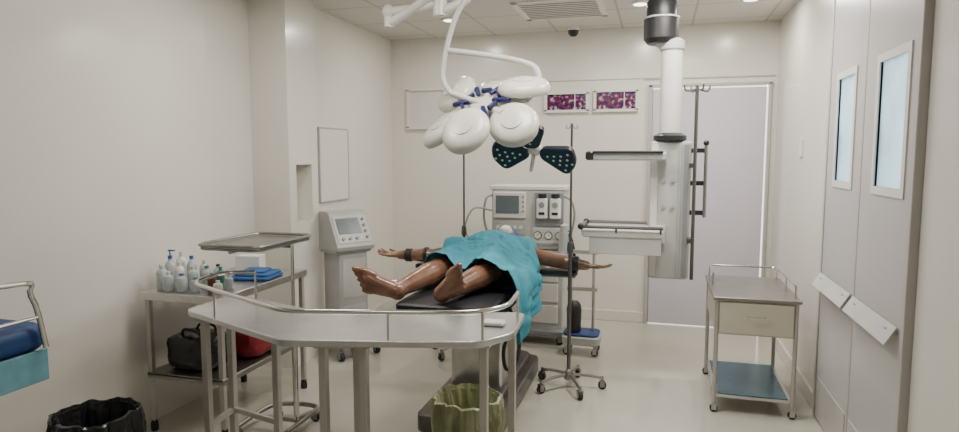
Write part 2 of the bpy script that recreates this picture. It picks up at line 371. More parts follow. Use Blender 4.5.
for hip,knee,ank in(((-1.19,3.93,.892),(-1.25,3.56,.888),(-1.320,3.20,.858)),((-1.01,3.93,.892),(-.935,3.56,.893),(-1.03,3.20,.865))):
    hip,knee,ank=V(hip),V(knee),V(ank)
    b.cap(hip,knee.lerp(hip,.1),.092,.078); b.cap(hip.lerp(knee,.2),hip.lerp(knee,.6),.090,.086)
    b.ball(knee,(.076,.080,.070)); b.cap(knee,knee.lerp(ank,.35)+V((0,0,.0)),.068,.070); b.cap(knee.lerp(ank,.35)+V((0,0,.0)),ank,.070,.047); b.ball(ank,(.050,.045,.047))
foot(b,(-1.325,3.11,.846),(-.86,-.20,.28),(.34,0,.86),-1,1.22)
foot(b,(-1.075,3.11,.848),(.62,-.46,.52),(-.62,0,.76),1,1.22)
b.cap((-1.32,3.20,.858),(-1.325,3.11,.850),.046,.045); b.cap((-1.03,3.20,.865),(-1.075,3.11,.852),.046,.045)
b.ball((-1.10,3.98,.885),(.165,.13,.088)); b.ball((-1.10,4.10,.885),(.145,.16,.088)); b.ball((-1.10,4.27,.89),(.165,.17,.092)); b.ball((-1.10,4.36,.89),(.19,.10,.08))
b.cap((-1.10,4.42,.885),(-1.105,4.56,.89),.060,.054)
for sg in(-1,1):
    if sg<0: sh,el,wr=V((-1.28,4.37,.885)),V((-1.57,4.35,.842)),V((-1.82,4.33,.838))
    else: sh,el,wr=V((-.92,4.37,.885)),V((-.66,4.34,.844)),V((-.46,4.32,.824))
    b.ball(sh,(.062,.062,.058)); b.cap(sh.lerp(V((-1.1,4.35,.89)),.3),sh,.07,.06)
    b.cap(sh,el,.060,.049); b.ball(el,.050); b.cap(el,el.lerp(wr,.3),.049,.051); b.cap(el.lerp(wr,.3),wr,.051,.033); b.ball(wr,(.035,.033,.027))
    hand(b,wr,(sg,-.08,-.05 if sg>0 else .03),(0,0,1),(0,1 if sg<0 else -1,.1))
HC=V((-1.105,4.72,.915))
b.ball(HC,(.076,.105,.092)); b.cap(HC+V((0,-.05,.03)),HC+V((0,-.085,.035)),.055,.038); b.ball(HC+V((0,-.1,.055)),(.028,.02,.02))
b.ball(HC+V((0,.0,.06)),(.058,.06,.04)); b.cap(HC+V((0,.005,.088)),HC+V((0,-.03,.108)),.010,.014)
b.ball(HC+V((0,-.033,.1)),(.018,.01,.012)); b.cap(HC+V((-.02,-.062,.092)),HC+V((.02,-.062,.092)),.008,.008)
for sx in(-1,1):
    b.ball(HC+V((sx*.03,.02,.086)),(.016,.012,.012)); b.cap(HC+V((sx*.018,.037,.09)),HC+V((sx*.045,.034,.082)),.008,.007)
    b.ball(HC+V((sx*.078,-.005,.0)),(.012,.022,.032))
per=b.done("manikin",'skin')
rm=per.modifiers.new("fuse",'REMESH'); rm.mode='VOXEL'; rm.voxel_size=.006; rm.use_smooth_shade=True
sm=per.modifiers.new("soften",'SMOOTH'); sm.iterations=3; sm.factor=.5
tag(per,"bare person lying on back with arms outstretched under teal drape","manikin")
def ring(name,c,ax,r,wid,m,lab,par=per,ell=1):
    b=MB(PB); R=V(ax).to_track_quat('Z','Y').to_matrix(); h=wid/2
    b.lathe([(r,-h),(r+.006,-h+.004),(r+.006,h-.004),(r,h)],c,20,R,ell); return b.done(name,m,par,label=lab)
ring("wrist_strap",(-1.75,4.335,.839),(1,0,0),.043,.05,'black',"black wrist strap")
ring("wrist_strap",(-.54,4.328,.832),(1,0,0),.046,.06,'black',"black wrist strap")
ring("arm_strap",(-1.62,4.349,.842),(1,0,0),.053,.03,'black',"black arm strap")
b=MB(PB); b.ball(HC+V((0,.045,.01)),(.086,.085,.098)); b.done("surgical_cap",'blue',per,label="blue cloth cap")
b=MB(PB); b.lathe([(.046,-.03),(.050,-.015),(.042,.008),(.025,.02),(.012,.028),(.0,.03)],HC+V((0,-.045,.10)),18); b.done("breathing_mask",'white',per,label="pale plastic face mask")
# ---------------------------------------------------------------- DRAPE
def bodyh(x,y):
    z=.80
    dx=(x+1.10)
    if y>3.85:
        w=.215; top=.175+.045*math.exp(-((y-4.22)/.16)**2)
        z=max(z,.80+top*math.sqrt(max(0,1-(dx/w)**2))) if abs(dx)<w else z
    for lx0,lx1 in((-1.19,-1.25),(-1.01,-.935)):
        tt=min(max((3.93-y)/.37,0),1); cx=lx0+(lx1-lx0)*tt; r=.106-.012*tt
        if y<4.0 and abs(x-cx)<r: z=max(z,.892+math.sqrt(r*r-(x-cx)**2)-.014)
    if y>4.22:
        if abs(y-4.35)<.1: z=max(z,.870+math.sqrt(.01-(y-4.35)**2)*.9-.05*max(0,abs(dx)-.25))
    return z
nx,ny=110,110
bm=bmesh.new(); Zt=[[0]*(nx+1) for _ in range(ny+1)]; Pg={}
sL=-1.46
hangN=38; topN=nx-hangN
for j in range(ny+1):
    v=j/ny; 
    for i in range(topN+1):
        u=i/topN
        sR=-.785-.09*max(0,(v-.55)/.45)
        x=sL+(sR-sL)*u
        yy0=3.66-.30*u**.8+.012*math.sin(x*21)
        yb=4.50-.06*u
        y=yy0+(yb-yy0)*v
        Zt[j][i]=bodyh(x,y)+.013; Pg[(i,j)]=[x,y]
base=[[Zt[j][i] for i in range(topN+1)] for j in range(ny+1)]
for it in range(150):
    N2=[r[:] for r in base]
    for j in range(ny+1):
        for i in range(topN+1):
            s=0;c=0
            for dj,di in((1,0),(-1,0),(0,1),(0,-1)):
                a,b_=j+dj,i+di
                if 0<=a<=ny and 0<=b_<=topN: s+=base[a][b_]; c+=1
            N2[j][i]=max(Zt[j][i],s/c)
    base=N2
def wr(x,y):
    q=V((x*5+y*2,y*6-x*2,2.3)); r1=1-abs(noise.noise(q))*2.4
    q=V((x*11-y*4,y*9+x*3,7.1)); r2=1-abs(noise.noise(q))*2.4
    q=V((x*24,y*22,1.1)); r3=1-abs(noise.noise(q))*2.4
    return .020*max(0,r1)**2+.010*max(0,r2)**2+.004*max(0,r3)
vt={}
for j in range(ny+1):
    for i in range(nx+1):
        if i<=topN:
            x,y=Pg[(i,j)]; z=base[j][i]
            edge=max(0,(-1.33-x)/.13)
            z+=wr(x,y)-.03*edge*(1-min(1,max(0,(y-4.15)/.1)))
            p=V((x,y,z))
        else:
            k=(i-topN)/hangN; x0,yy=Pg[(topN,j)]
            v=j/ny
            drop=(.29+.05*math.exp(-((v-.12)/.15)**2)+.02*math.sin(v*17))*(1-.55*max(0,v-.25)/.75)
            zt=base[j][topN]+wr(x0,yy)*(1-k)
            fold=(math.sin(v*24+math.sin(v*9)*1.4+k*1.5)*.026+noise.noise(V((v*8,k*5,4)))*.03)*min(1,k*1.4)
            rr=.05
            x=x0+rr*math.sin(min(1,k*3)*math.pi/2)+fold+.01*k
            z=zt-rr*(1-math.cos(min(1,k*3)*math.pi/2))*.6-drop*k
            p=V((x,yy+.02*math.sin(k*5+v*12)*k-.05*k*(1-v),z))
        vt[(i,j)]=bm.verts.new(p-V((-1.1,4.0,.8)))
for j in range(ny):
    for i in range(nx):
        fc=bm.faces.new([vt[(i,j)],vt[(i+1,j)],vt[(i+1,j+1)],vt[(i,j+1)]]); fc.smooth=True
me=bpy.data.meshes.new("surgical_drape"); bm.to_mesh(me); bm.free(); me.materials.append(M['teal'])
dr=bpy.data.objects.new("surgical_drape",me); COL.objects.link(dr); dr.location=(-1.1,4.0,.8)
so=dr.modifiers.new("thick",'SOLIDIFY'); so.thickness=.003; so.offset=1
tag(dr,"creased teal surgical drape over person, hanging off table side","surgical drape")
# ---------------------------------------------------------------- ANGLED INSTRUMENT TABLE
CT=(-1.35,2.45,0); TZ=.84
outer=[(-2.15,2.49,0),(-1.42,2.17,0),(-.66,2.36,0),(-.56,2.52,0),(-.58,2.85,0)]
inner=[(-.62,2.87,0),(-1.42,2.60,0),(-2.04,2.82,0),(-2.15,2.76,0)]
poly=[(p.x,p.y) for p in rounded(outer+inner,.05,4,True)]
t=thing("instrument_table","angled stainless steel instrument table with raised guard rail","instrument table",CT)
b=MB(CT); b.prism(poly,TZ-.028,TZ); b.done("tabletop",'steeltop',t,bev=.004)
rp=[(-1.97,2.79,.135),(-2.12,2.735,.135),(-2.125,2.51,.125),(-1.42,2.195,.11),(-.68,2.38,.11),(-.585,2.53,.11),(-.60,2.78,.11)]
rail=rounded([(x,y,TZ+dz) for x,y,dz in rp],.09,6)
b=MB(CT); b.tube(rail,.0105,12)
for x,y,dz in((-1.97,2.79,.135),(-1.93,2.424,.120),(-1.02,2.296,.11),(-.66,2.40,.11),(-.60,2.78,.11)): b.cyl((x,y,TZ-.02),(x,y,TZ+dz),.0065,seg=10)
b.done("guard_rail",'chrome',t)
legs=[(-2.04,2.49),(-2.06,2.70),(-1.75,2.62),(-1.29,2.26),(-1.13,2.30),(-.665,2.44),(-.62,2.76),(-1.30,2.58)]
for x,y in legs:
    b=MB(CT); b.box((x,y,(TZ-.028+.03)/2),(.032,.032,TZ-.028-.03)); b.m(1).box((x,y,.016),(.036,.036,.03)); b.m(0); b.box((x,y,TZ-.036),(.06,.06,.012)); b.done("leg",['alum','rubber'],t,bev=.003)
for p,q in((0,1),(1,2),(4,7)):
    b=MB(CT); P0,Q0=V((*legs[p],.28)),V((*legs[q],.28)); d=Q0-P0; b.box((P0+Q0)/2,(d.length,.02,.025),rz=math.atan2(d.y,d.x)); b.done("stretcher",'alum',t)
b=MB((-.67,2.62,TZ+.001)); b.rbox((-.67,2.62,TZ+.010),(.10,.07,.016),.012); tag(b.done("specimen_dish",'whitem'),"small white dish on angled steel table","dish")
# ---------------------------------------------------------------- MAYO STAND
MS=(-2.0,3.05,0)
t=thing("mayo_stand","stainless steel overbed tray stand with shallow tray","instrument stand",MS)
b=MB(MS); zt=1.10
b.rbox((-2.06,2.95,zt),(.36,.52,.014),.05,seg=6)
pr=[]
for cx,cy,a0 in((.135,.215,0),(-.135,.215,90),(-.135,-.215,180),(.135,-.215,270)):
    for k in range(5):
        a=math.radians(a0+90*k/4); pr.append((-2.06+cx+.045*math.cos(a),2.95+cy+.045*math.sin(a),zt+.018))
b.tube(pr,.009,8,closed=True); b.done("tray",'dsteel',t)
b=MB(MS); b.tube([(-2.08,2.74,zt-.02),(-2.08,3.0,zt-.02),(-2.0,3.05,zt-.025),(-1.93,3.07,zt-.03)],.010,10,smooth=5); b.cyl((-2.2,2.93,zt-.012),(-1.92,2.93,zt-.012),.008); b.done("tray_frame",'chrome',t)
b=MB(MS); b.cyl((-1.93,3.07,.09),(-1.93,3.07,.70),.016); b.cyl((-1.93,3.07,.68),(-1.93,3.07,zt-.02),.010); b.cyl((-1.93,3.07,.66),(-1.93,3.07,.71),.022); b.done("pole",'chrome',t)
b=MB(MS); b.tube([(-2.20,2.90,.08),(-2.20,3.20,.08),(-2.1,3.28,.08),(-1.93,3.28,.08),(-1.90,3.15,.08),(-1.90,2.92,.08)],.014,10,smooth=4); b.cyl((-1.93,3.07,.09),(-1.915,3.20,.08),.014); b.cyl((-2.18,3.07,.08),(-1.91,3.07,.08),.012)
for x,y in((-2.20,2.92),(-2.16,3.24),(-1.92,3.26),(-1.90,2.94)): caster(b,x,y,0,.026)
b.m(0); b.done("base",['dsteel','rubber'],t)
# ---------------------------------------------------------------- LEFT TROLLEY
LT=(-2.51,3.31,0)
t=thing("utility_trolley","steel two-tier trolley holding bottles and supplies against wall","trolley",LT)
b=MB(LT); b.box((-2.51,3.31,.80),(.52,.88,.018)); 
for (cx,cy,sx,sy) in((-2.51,2.875,.52,.012),(-2.51,3.745,.52,.012),(-2.765,3.31,.012,.88),(-2.255,3.31,.012,.88)): b.box((cx,cy,.787),(sx,sy,.042))
b.done("top_shelf",'steel',t,bev=.002)
b=MB(LT); b.box((-2.51,3.31,.34),(.50,.86,.015))
for (cx,cy,sx,sy) in((-2.51,2.885,.5,.01),(-2.51,3.735,.5,.01),(-2.26,3.31,.01,.86)): b.box((cx,cy,.33),(sx,sy,.03))
b.done("lower_shelf",'dsteel',t,bev=.002)
for x in(-2.745,-2.275):
    for y in(2.9,3.72):
        b=MB(LT); b.box((x,y,.42),(.028,.028,.72)); b.m(1).lathe([(0,0),(.02,0),(.022,.03),(.016,.065)],(x,y,0),12); b.done("leg",['alum','rubber'],t,bev=.002)
def bottle(x,y,h,r,cm,label,body='bottle',pump=False):
    z=.810; t=thing("bottle",label,"bottle",(x,y,z),group="bottles on the trolley")
    b=MB((x,y,z)); b.lathe([(0,z),(r*.9,z),(r,z+.005),(r,z+h*.66),(r*.85,z+h*.76),(r*.38,z+h*.84),(r*.38,z+h*.92)],(x,y,0),20); b.done("body",body,t)
    b=MB((x,y,z)); b.lathe([(r*.42,z+h*.9),(r*.42,z+h),(0,z+h)],(x,y,0),16)
    if pump: b.cyl((x,y,z+h-.002),(x,y,z+h+.03),.004); b.box((x+.012,y,z+h+.03),(.045,.012,.008))
    b.done("cap",cm,t)
bottle(-2.71,2.97,.14,.031,'whitem',"clear plastic bottle with white cap on trolley")
bottle(-2.64,2.94,.11,.028,'whitem',"clear plastic bottle with white cap on trolley")
bottle(-2.56,2.95,.10,.030,'bluecap',"squat clear bottle with blue cap on trolley")
bottle(-2.72,3.05,.18,.030,'bluecap',"tall clear bottle with blue cap on trolley",pump=True)
bottle(-2.64,3.03,.15,.028,'whitem',"slim white bottle with white cap on trolley",'whitem')
bottle(-2.56,3.04,.13,.028,'whitem',"clear plastic bottle with white cap on trolley")
bottle(-2.48,2.96,.08,.026,'greencap',"small bottle with green cap on trolley",'bottle')
bottle(-2.48,3.06,.13,.027,'greencap',"clear bottle with green cap on trolley",'bottle')
bottle(-2.40,3.00,.10,.024,'black',"small dark brown bottle on trolley",'brown')
bottle(-2.42,3.10,.12,.024,'greencap',"small bottle of green liquid on trolley",'greencap')
bottle(-2.72,3.14,.19,.030,'whitem',"tall white bottle on trolley near wall",'whitem')
bottle(-2.64,3.13,.17,.028,'bluecap',"tall clear bottle with blue cap on trolley")
bottle(-2.56,3.14,.15,.028,'whitem',"clear plastic bottle with white cap on trolley")
bottle(-2.49,3.17,.12,.027,'black',"clear bottle with black cap on trolley")
bottle(-2.35,3.08,.08,.025,'whitem',"short jar of clear fluid on trolley")
bottle(-2.33,2.96,.07,.026,'whitem',"short white jar on trolley edge",'whitem')
b=MB((-2.56,3.58,.810)); b.box((-2.56,3.58,.865),(.16,.10,.11),rz=.2); tag(b.done("tissue_box",'paper',bev=.004),"small white carton on trolley","box")
b=MB((-2.42,3.47,.811)); b.rbox((-2.41,3.42,.820),(.26,.24,.016),.02,rz=.15); b.rbox((-2.40,3.43,.836),(.22,.20,.016),.02,rz=.12); b.rbox((-2.42,3.44,.850),(.15,.16,.012),.02,rz=.3); tag(b.done("folded_cloth",'blue'),"folded blue surgical cloth on trolley","cloth")
def softbag(name,c,s,m,label,cat,handles=True,pw=6):
    c=V(c); b=MB(c)
    b.ball(c+V((0,0,s[2]*.5)),(s[0]*.5,s[1]*.5,s[2]*.5),32)
    for v in b.bm.verts:
        p=v.co-c-V((0,0,s[2]*.5)); q=V((p.x/(s[0]*.5),p.y/(s[1]*.5),p.z/(s[2]*.5)))
        k=(abs(q.x)**pw+abs(q.y)**pw+abs(q.z)**pw)**(1/pw)
        if k>1e-4: q=q/k*(1+.08*noise.noise(q*2.3+c))
        v.co=c+V((q.x*s[0]*.5,q.y*s[1]*.5,q.z*s[2]*.5+s[2]*.5))
        if v.co.z<c.z: v.co.z=c.z
    if handles:
        for sx in(-1,1): b.tube([c+V((-s[0]*.25,sx*s[1]*.2,s[2]*.85)),c+V((-s[0]*.15,sx*s[1]*.3,s[2]*1.15)),c+V((s[0]*.15,sx*s[1]*.3,s[2]*1.10)),c+V((s[0]*.25,sx*s[1]*.2,s[2]*.85))],.008,8,smooth=5)
    return tag(b.done(name,m),label,cat)
softbag("carry_bag",(-2.54,3.05,.350),(.30,.24,.20),'bag',"black soft carry bag on the lower trolley shelf","bag")
softbag("carry_bag",(-2.39,3.36,.350),(.22,.32,.19),'red',"dark red soft bag on the lower trolley shelf","bag",False,4.5)
# ---------------------------------------------------------------- RIGHT TROLLEY
RT=(.58,4.4,0)
t=thing("instrument_trolley","steel trolley with drawer, guard rail and blue lower shelf","trolley",RT)
x0,x1,ya,yb,zt=.36,.80,4.05,4.75,.71
cx,cy=(x0+x1)/2,(ya+yb)/2
b=MB(RT); b.box((cx,cy,zt),(x1-x0+.05,yb-ya+.05,.02)); b.done("tabletop",'dsteel',t,bev=.003)
b=MB(RT); b.box((cx,cy,zt-.115),(x1-x0+.01,yb-ya+.01,.21)); b.done("drawer_case",'cream',t,bev=.003)
b=MB(RT); b.box((cx,ya-.012,zt-.115),(x1-x0-.03,.014,.19)); dw=b.done("drawer",'cream',t,bev=.003)
b=MB(RT); b.tube([(cx-.05,ya-.017,zt-.10),(cx-.05,ya-.04,zt-.10),(cx+.05,ya-.04,zt-.10),(cx+.05,ya-.017,zt-.10)],.005,8); b.done("handle",'chrome',dw)
b=MB(RT); b.box((cx,cy,.10),(x1-x0,yb-ya,.015)); b.m(1).box((cx,cy,.1095),(x1-x0-.04,yb-ya-.04,.004)); b.done("lower_shelf",['steel','bluetray'],t,bev=.002)
for x in(x0,x1):
    for y in(ya,yb):
        b=MB(RT); b.cyl((x,y,.06),(x,y,zt-.01),.013,seg=12); caster(b,x,y,0,.024,.018); b.done("leg",['alum','rubber'],t)
b=MB(RT); zr=zt+.085; b.tube(rounded([(x1,ya+.05,zr),(x1,yb,zr),(x0,yb,zr),(x0,ya+.35,zr)],.04,4),.007,10)
for x,y in((x1,ya+.05),(x1,yb-.02),(x0,yb-.02),(x0,ya+.35),(x1,cy)): b.cyl((x,y,zt),(x,y,zr),.005,seg=10)
b.done("guard_rail",'chrome',t)
# ---------------------------------------------------------------- BINS
def bin_(name,label,x,y,r,h,mbin,mliner,am0=1):
    t=thing(name,label,"bin",(x,y,0))
    b=MB((x,y,0)); b.lathe([(0,0),(r*.78,0),(r*.8,.01),(r*.98,h-.02),(r,h),(r*.96,h),(r*.76,.03),(0,.03)],(x,y,0),32); b.done("bucket",mbin,t)
    b=MB((x,y,0)); seg=96; rings=[]
    for rr,z,am in((r*.45,.10,.004),(r*.66,h-.20,.016),(r*.84,h-.08,.014),(r*.93,h-.02,.010),(r*1.0,h+.016,.009),(r*1.07,h+.010,.012),(r*1.10,h-.03,.016),(r*1.10,h-.08,.020),(r*1.07,h-.14,.024),(r*1.05,h-.20,.028)):
        ring_=[]; am*=am0
        for k in range(seg):
            a=2*math.pi*k/seg; q=V((math.cos(a)*5,math.sin(a)*5,x+z*4)); w=am*(noise.noise(q)*1.5+noise.noise(q*2.7)*.9)
            ring_.append(b.bm.verts.new((x+(rr+w)*math.cos(a),y+(rr+w)*math.sin(a),z+am*noise.noise(V((math.cos(a)*3,math.sin(a)*3,7+x)))*2.0)))
        rings.append(ring_)
    for a,c in zip(rings,rings[1:]):
        for k in range(seg): b._f([a[k],a[(k+1)%seg],c[(k+1)%seg],c[k]])
    b._f(rings[0]); b.done("bin_liner",mliner,t)
    return t
bin_("waste_bin","round bin with crumpled black plastic liner folded over rim",-2.36,2.16,.165,.43,'black','bag')
bin_("waste_bin","round bin with wrinkled pale green liner beneath steel table",-.86,2.86,.150,.40,'ybin','ybin')
# ---------------------------------------------------------------- STRETCHER
ST=(-2.6,1.1,0)
t=thing("stretcher","patient stretcher with blue mattress and chrome side rail","stretcher",ST)
b=MB(ST); b.box((-2.60,1.05,.84),(.43,1.87,.12)); mt=b.done("mattress",'dblue',t,bev=.045)
b=MB(ST); b.box((-2.381,1.25,.725),(.012,1.44,.13)); b.done("hanging_sheet",'sheet',t,bev=.004)
b=MB(ST); b.box((-2.60,1.05,.765),(.40,1.84,.03)); b.box((-2.60,1.05,.25),(.3,1.5,.04)); 
for x in(-2.72,-2.48):
    for y in(.4,1.55): b.cyl((x,y,.12),(x,y,.76),.02); caster(b,x,y,0,.05,.03)
b.m(0).done("frame",['steel','rubber'],t)
b=MB(ST); b.tube([(-2.36,.5,.80),(-2.36,.5,1.02),(-2.36,.62,1.08),(-2.36,1.78,1.08),(-2.36,1.90,1.02),(-2.36,1.95,.80)],.011,10,smooth=5); b.tube([(-2.36,.5,.93),(-2.36,1.93,.93)],.007)
for y in(.9,1.3,1.65): b.cyl((-2.36,y,.79),(-2.36,y,1.08),.006)
b.done("side_rail",'chrome',t)
# ---------------------------------------------------------------- VENTILATOR
VT=(-2.36,4.52,0)
t=thing("ventilator","grey-white ventilator with sloping control panel on solid wheeled pedestal","medical machine",VT,rz=-.55)
b=MB(); prof=[(.15,.84),(.16,.87),(.03,1.12),(.00,1.135),(-.11,1.135),(-.13,1.11),(-.14,.84)]
b.prism(prof,-.165,.165,fn=lambda x,z,y:(x,y,z)); b.rbox((0,0,.83),(.26,.32,.03),.02); b.done("console",'mgrey',t,bev=.008)
sa=math.atan2(.13,.25); R=Matrix.Rotation(-sa,3,'Y')
def onf(y,z): return V((.095,0,.995))+R@V((.0,y,z))
b=MB(); b.box(onf(-.0,.005),(.010,.29,.23),R=R); b.done("panel",'lgrey',t,bev=.003)
b=MB(); b.box(onf(-.025,.03)+R@V((.006,0,0)),(.004,.20,.13),R=R); b.done("screen",'screenl',t)
for i in range(4):
    b=MB(); b.cyl(onf(.112,.08-i*.05),onf(.112,.08-i*.05)+R@V((.018,0,0)),.012,seg=12); b.done("control_knob",'grey',t)
for i in range(3):
    b=MB(); b.cyl(onf(-.10+i*.06,-.075),onf(-.10+i*.06,-.075)+R@V((.018,0,0)),.013,seg=12); b.done("control_knob",'grey',t)
b=MB(); b.rbox((-.005,0,.49),(.24,.26,.66),.02); b.m(1).box((.116,0,.62),(.006,.20,.30)); b.box((.116,0,.30),(.006,.20,.22)); b.done("pedestal",['mgrey','lgrey'],t)
b=MB(); b.rbox((0,0,.13),(.42,.40,.05),.05)
for x in(-.17,.17):
    for y in(-.16,.16): caster(b,x,y,0,.035,.028)
b.done("base",['grey','rubber'],t)
# ---------------------------------------------------------------- ANAESTHESIA MACHINE
AM=(-1.04,5.35,0)
t=thing("anaesthesia_machine","pale grey anaesthesia machine with monitor, vaporisers, gauges and drawers","medical machine",AM)
b=MB(AM); b.rbox((-1.06,5.42,1.03),(.62,.30,.50),.02); b.rbox((-1.04,5.40,.42),(.60,.42,.62),.02); b.rbox((-1.04,5.33,.755),(.70,.52,.035),.03); b.done("cabinet",'lgrey',t)
b=MB(AM); b.box((-1.06,5.43,1.295),(.66,.34,.035)); b.done("top_shelf",'white',t,bev=.006)
b=MB(AM); b.box((-1.21,5.258,1.15),(.28,.03,.22)); bz=b.done("monitor",'white',t,bev=.006)
b=MB(AM); b.box((-1.225,5.240,1.155),(.20,.006,.15)); b.done("screen",'screenl',bz)
for i in range(4):
    b=MB(AM); b.cyl((-1.09,5.25,1.22-i*.04),(-1.09,5.235,1.22-i*.04),.009,seg=10); b.done("button",'grey',bz)
b=MB(AM); b.box((-1.21,5.262,.96),(.28,.02,.11)); cp=b.done("control_strip",'mgrey',t,bev=.004)
for i in range(5):
    b=MB(AM); b.cyl((-1.31+i*.05,5.255,.96),(-1.31+i*.05,5.238,.96),.016,seg=12); b.done("control_knob",'dial',cp)
b=MB(AM); b.box((-.87,5.262,1.12),(.24,.02,.28)); gp=b.done("gauge_panel",'grey',t,bev=.004)
for x in(-.925,-.815):
    b=MB(AM); b.rbox((x,5.225,1.13),(.092,.06,.17),.02); b.m(1).cyl((x,5.225,1.215),(x,5.225,1.25),.034); b.m(2).cyl((x,5.196,1.16),(x,5.189,1.16),.024); b.m(1).box((x,5.192,1.09),(.05,.006,.02)); b.done("vaporiser",['whitem','black','grey'],t)
def gauge(x,z,r,par):
    b=MB(AM); R=Matrix.Rotation(math.pi/2,3,'X'); b.lathe([(r,-.01),(r,.02),(r*.84,.022)],(x,5.235,z),20,R); b.m(1).lathe([(0,.0235),(r*.82,.0235),(r*.82,.02)],(x,5.235,z),20,R); b.m(2).box((x+r*.2,5.209,z+r*.25),(r*.08,.003,r*.8),R=Matrix.Rotation(.7,3,'Y')); b.done("gauge",['black','dial','black'],par)
b=MB(AM); b.rbox((-.87,5.25,.90),(.28,.05,.13),.01); fp=b.done("flow_panel",'lgrey',t)
for x in(-.96,-.87,-.78): gauge(x,.905,.034,fp)
for z in(.25,.43,.6):
    b=MB(AM); b.rbox((-1.04,5.185,z),(.52,.02,.15),.01); d=b.done("drawer",'white',t)
    b=MB(AM); b.tube([(-1.12,5.178,z+.02),(-1.12,5.16,z+.02),(-.96,5.16,z+.02),(-.96,5.178,z+.02)],.006,8); b.done("handle",'chrome',d)
b=MB(AM); b.rbox((-1.04,5.38,.10),(.68,.50,.05),.05)
for x in(-1.32,-.76):
    for y in(5.18,5.58): caster(b,x,y,0,.032,.03)
b.done("base",['grey','rubber'],t)
b=MB(AM); b.tube([(-1.36,5.3,.78),(-1.43,5.26,1.0),(-1.41,5.24,1.20),(-1.34,5.3,1.23)],.010,10,smooth=6); b.done("breathing_hose",'grey',t)
b=MB(AM); b.tube([(-.72,5.3,.80),(-.66,5.24,1.05),(-.68,5.22,1.19),(-.76,5.3,1.23)],.009,10,smooth=6); b.done("breathing_hose",'grey',t)
b=MB(AM); b.tube([(-.76,5.24,1.0),(-.68,5.14,.92),(-.64,5.12,.75),(-.68,5.14,.60),(-.76,5.17,.68)],.012,10,smooth=6); b.done("breathing_hose",'black',t)
b=MB(AM); b.tube([(-1.36,5.25,1.1),(-1.50,5.16,1.12),(-1.56,5.12,.95),(-1.46,5.10,.82),(-1.36,5.16,.78)],.008,10,smooth=6); b.done("breathing_hose",'grey',t)
b=MB(AM); b.cyl((-.73,5.16,.77),(-.73,5.16,.95),.045); b.lathe([(.03,.948),(.035,1.0),(0,1.02)],(-.73,5.16,0)); b.done("absorber",'mgrey',t)
SX,SY=-.56,5.02; SU=(SX,SY,0)
t=thing("suction_unit","small wheeled suction unit with dark canister and blue foot","suction machine",SU)
b=MB(SU); b.rbox((SX,SY,.12),(.30,.24,.07),.05)
for x in(SX-.11,SX+.11):
    for y in(SY-.08,SY+.08): caster(b,x,y,0,.026,.02)
b.done("base",['lgrey','rubber'],t)
b=MB(SU); b.rbox((SX,SY,.165),(.28,.22,.02),.05); b.done("foot_cover",'dblue',t)
b=MB(SU); b.cyl((SX+.08,SY+.07,.13),(SX+.08,SY+.07,.82),.012); b.cyl((SX-.10,SY+.07,.13),(SX-.10,SY+.07,.82),.012); b.box((SX-.01,SY+.07,.80),(.24,.03,.03)); b.box((SX-.01,SY+.07,.50),(.24,.03,.03)); b.done("frame",'alum',t)
b=MB(SU); b.lathe([(0,.175),(.05,.175),(.055,.19),(.06,.36),(.05,.40),(.03,.42),(0,.42)],(SX-.06,SY-.03,0)); b.done("canister",'black',t)
# ---------------------------------------------------------------- IV STANDS
def ivstand(x,y,h,label,m='dpole',ph=0,spread=.27,mb='dsteel'):
    t=thing("iv_stand",label,"drip stand",(x,y,0)); B=(x,y,0)
    b=MB(B); b.cyl((x,y,.08),(x,y,h*.55),.013); b.cyl((x,y,h*.53),(x,y,h),.008); b.lathe([(.018,h*.52),(.022,h*.53),(.018,h*.56)],(x,y,0)); b.done("pole",m,t)
    b=MB(B); b.tube([(x-.03,y,h-.01),(x-.04,y,h-.03),(x-.02,y,h-.035),(x,y,h),(x+.02,y,h-.035),(x+.04,y,h-.03),(x+.03,y,h-.01)],.003,8); b.done("hook",m,t)
    b=MB(B); b.lathe([(.03,.06),(.035,.08),(.03,.11),(.014,.13)],(x,y,0))
    for k in range(5):
        a=ph+k*2*math.pi/5; ex,ey=x+math.cos(a)*spread,y+math.sin(a)*spread
        b.m(0).tube([(x,y,.095),(x+math.cos(a)*spread*.6,y+math.sin(a)*spread*.6,.09),(ex,ey,.075)],.013,8,flat=.8); caster(b,ex,ey,0,.028,.022,a)
    b.m(0).done("base",[mb,'rubber'],t); return t
ivstand(-.555,4.215,1.775,"dark steel drip stand on five castors beside operating table",ph=.15,spread=.225)
ivstand(-1.46,4.76,1.82,"dark steel drip stand behind the outstretched arm",ph=.5,spread=.26)
# ---------------------------------------------------------------- CEILING PENDANT
PD=(.06,4.6,H)
t=thing("ceiling_pendant","grey-white ceiling-mounted medical pendant with shelves and drip pole","medical pendant",(.06,4.6,H))
b=MB(PD); b.lathe([(.07,H-.12),(.08,H-.10),(.12,H-.04),(.15,H-.03),(.15,H)],(.0,4.6,0)); b.done("ceiling_mount",'lgrey',t)
b=MB(PD); b.lathe([(.09,H-.11),(.10,H-.13),(.10,H-.22),(.115,H-.24),(.115,H-.37),(.09,H-.40)],(-.01,4.6,0),28); b.m(1).lathe([(.105,H-.222),(.12,H-.226),(.12,H-.236),(.105,H-.24)],(-.01,4.6,0),28); b.done("joint",['black','lgrey'],t)
b=MB(PD); b.tube([(-.01,4.6,2.36),(.03,4.6,2.33),(.065,4.6,2.30)],.065,16); b.lathe([(.06,2.25),(.082,2.28),(.082,2.33),(.06,2.35)],(.065,4.6,0)); b.done("knuckle",'lgrey',t)
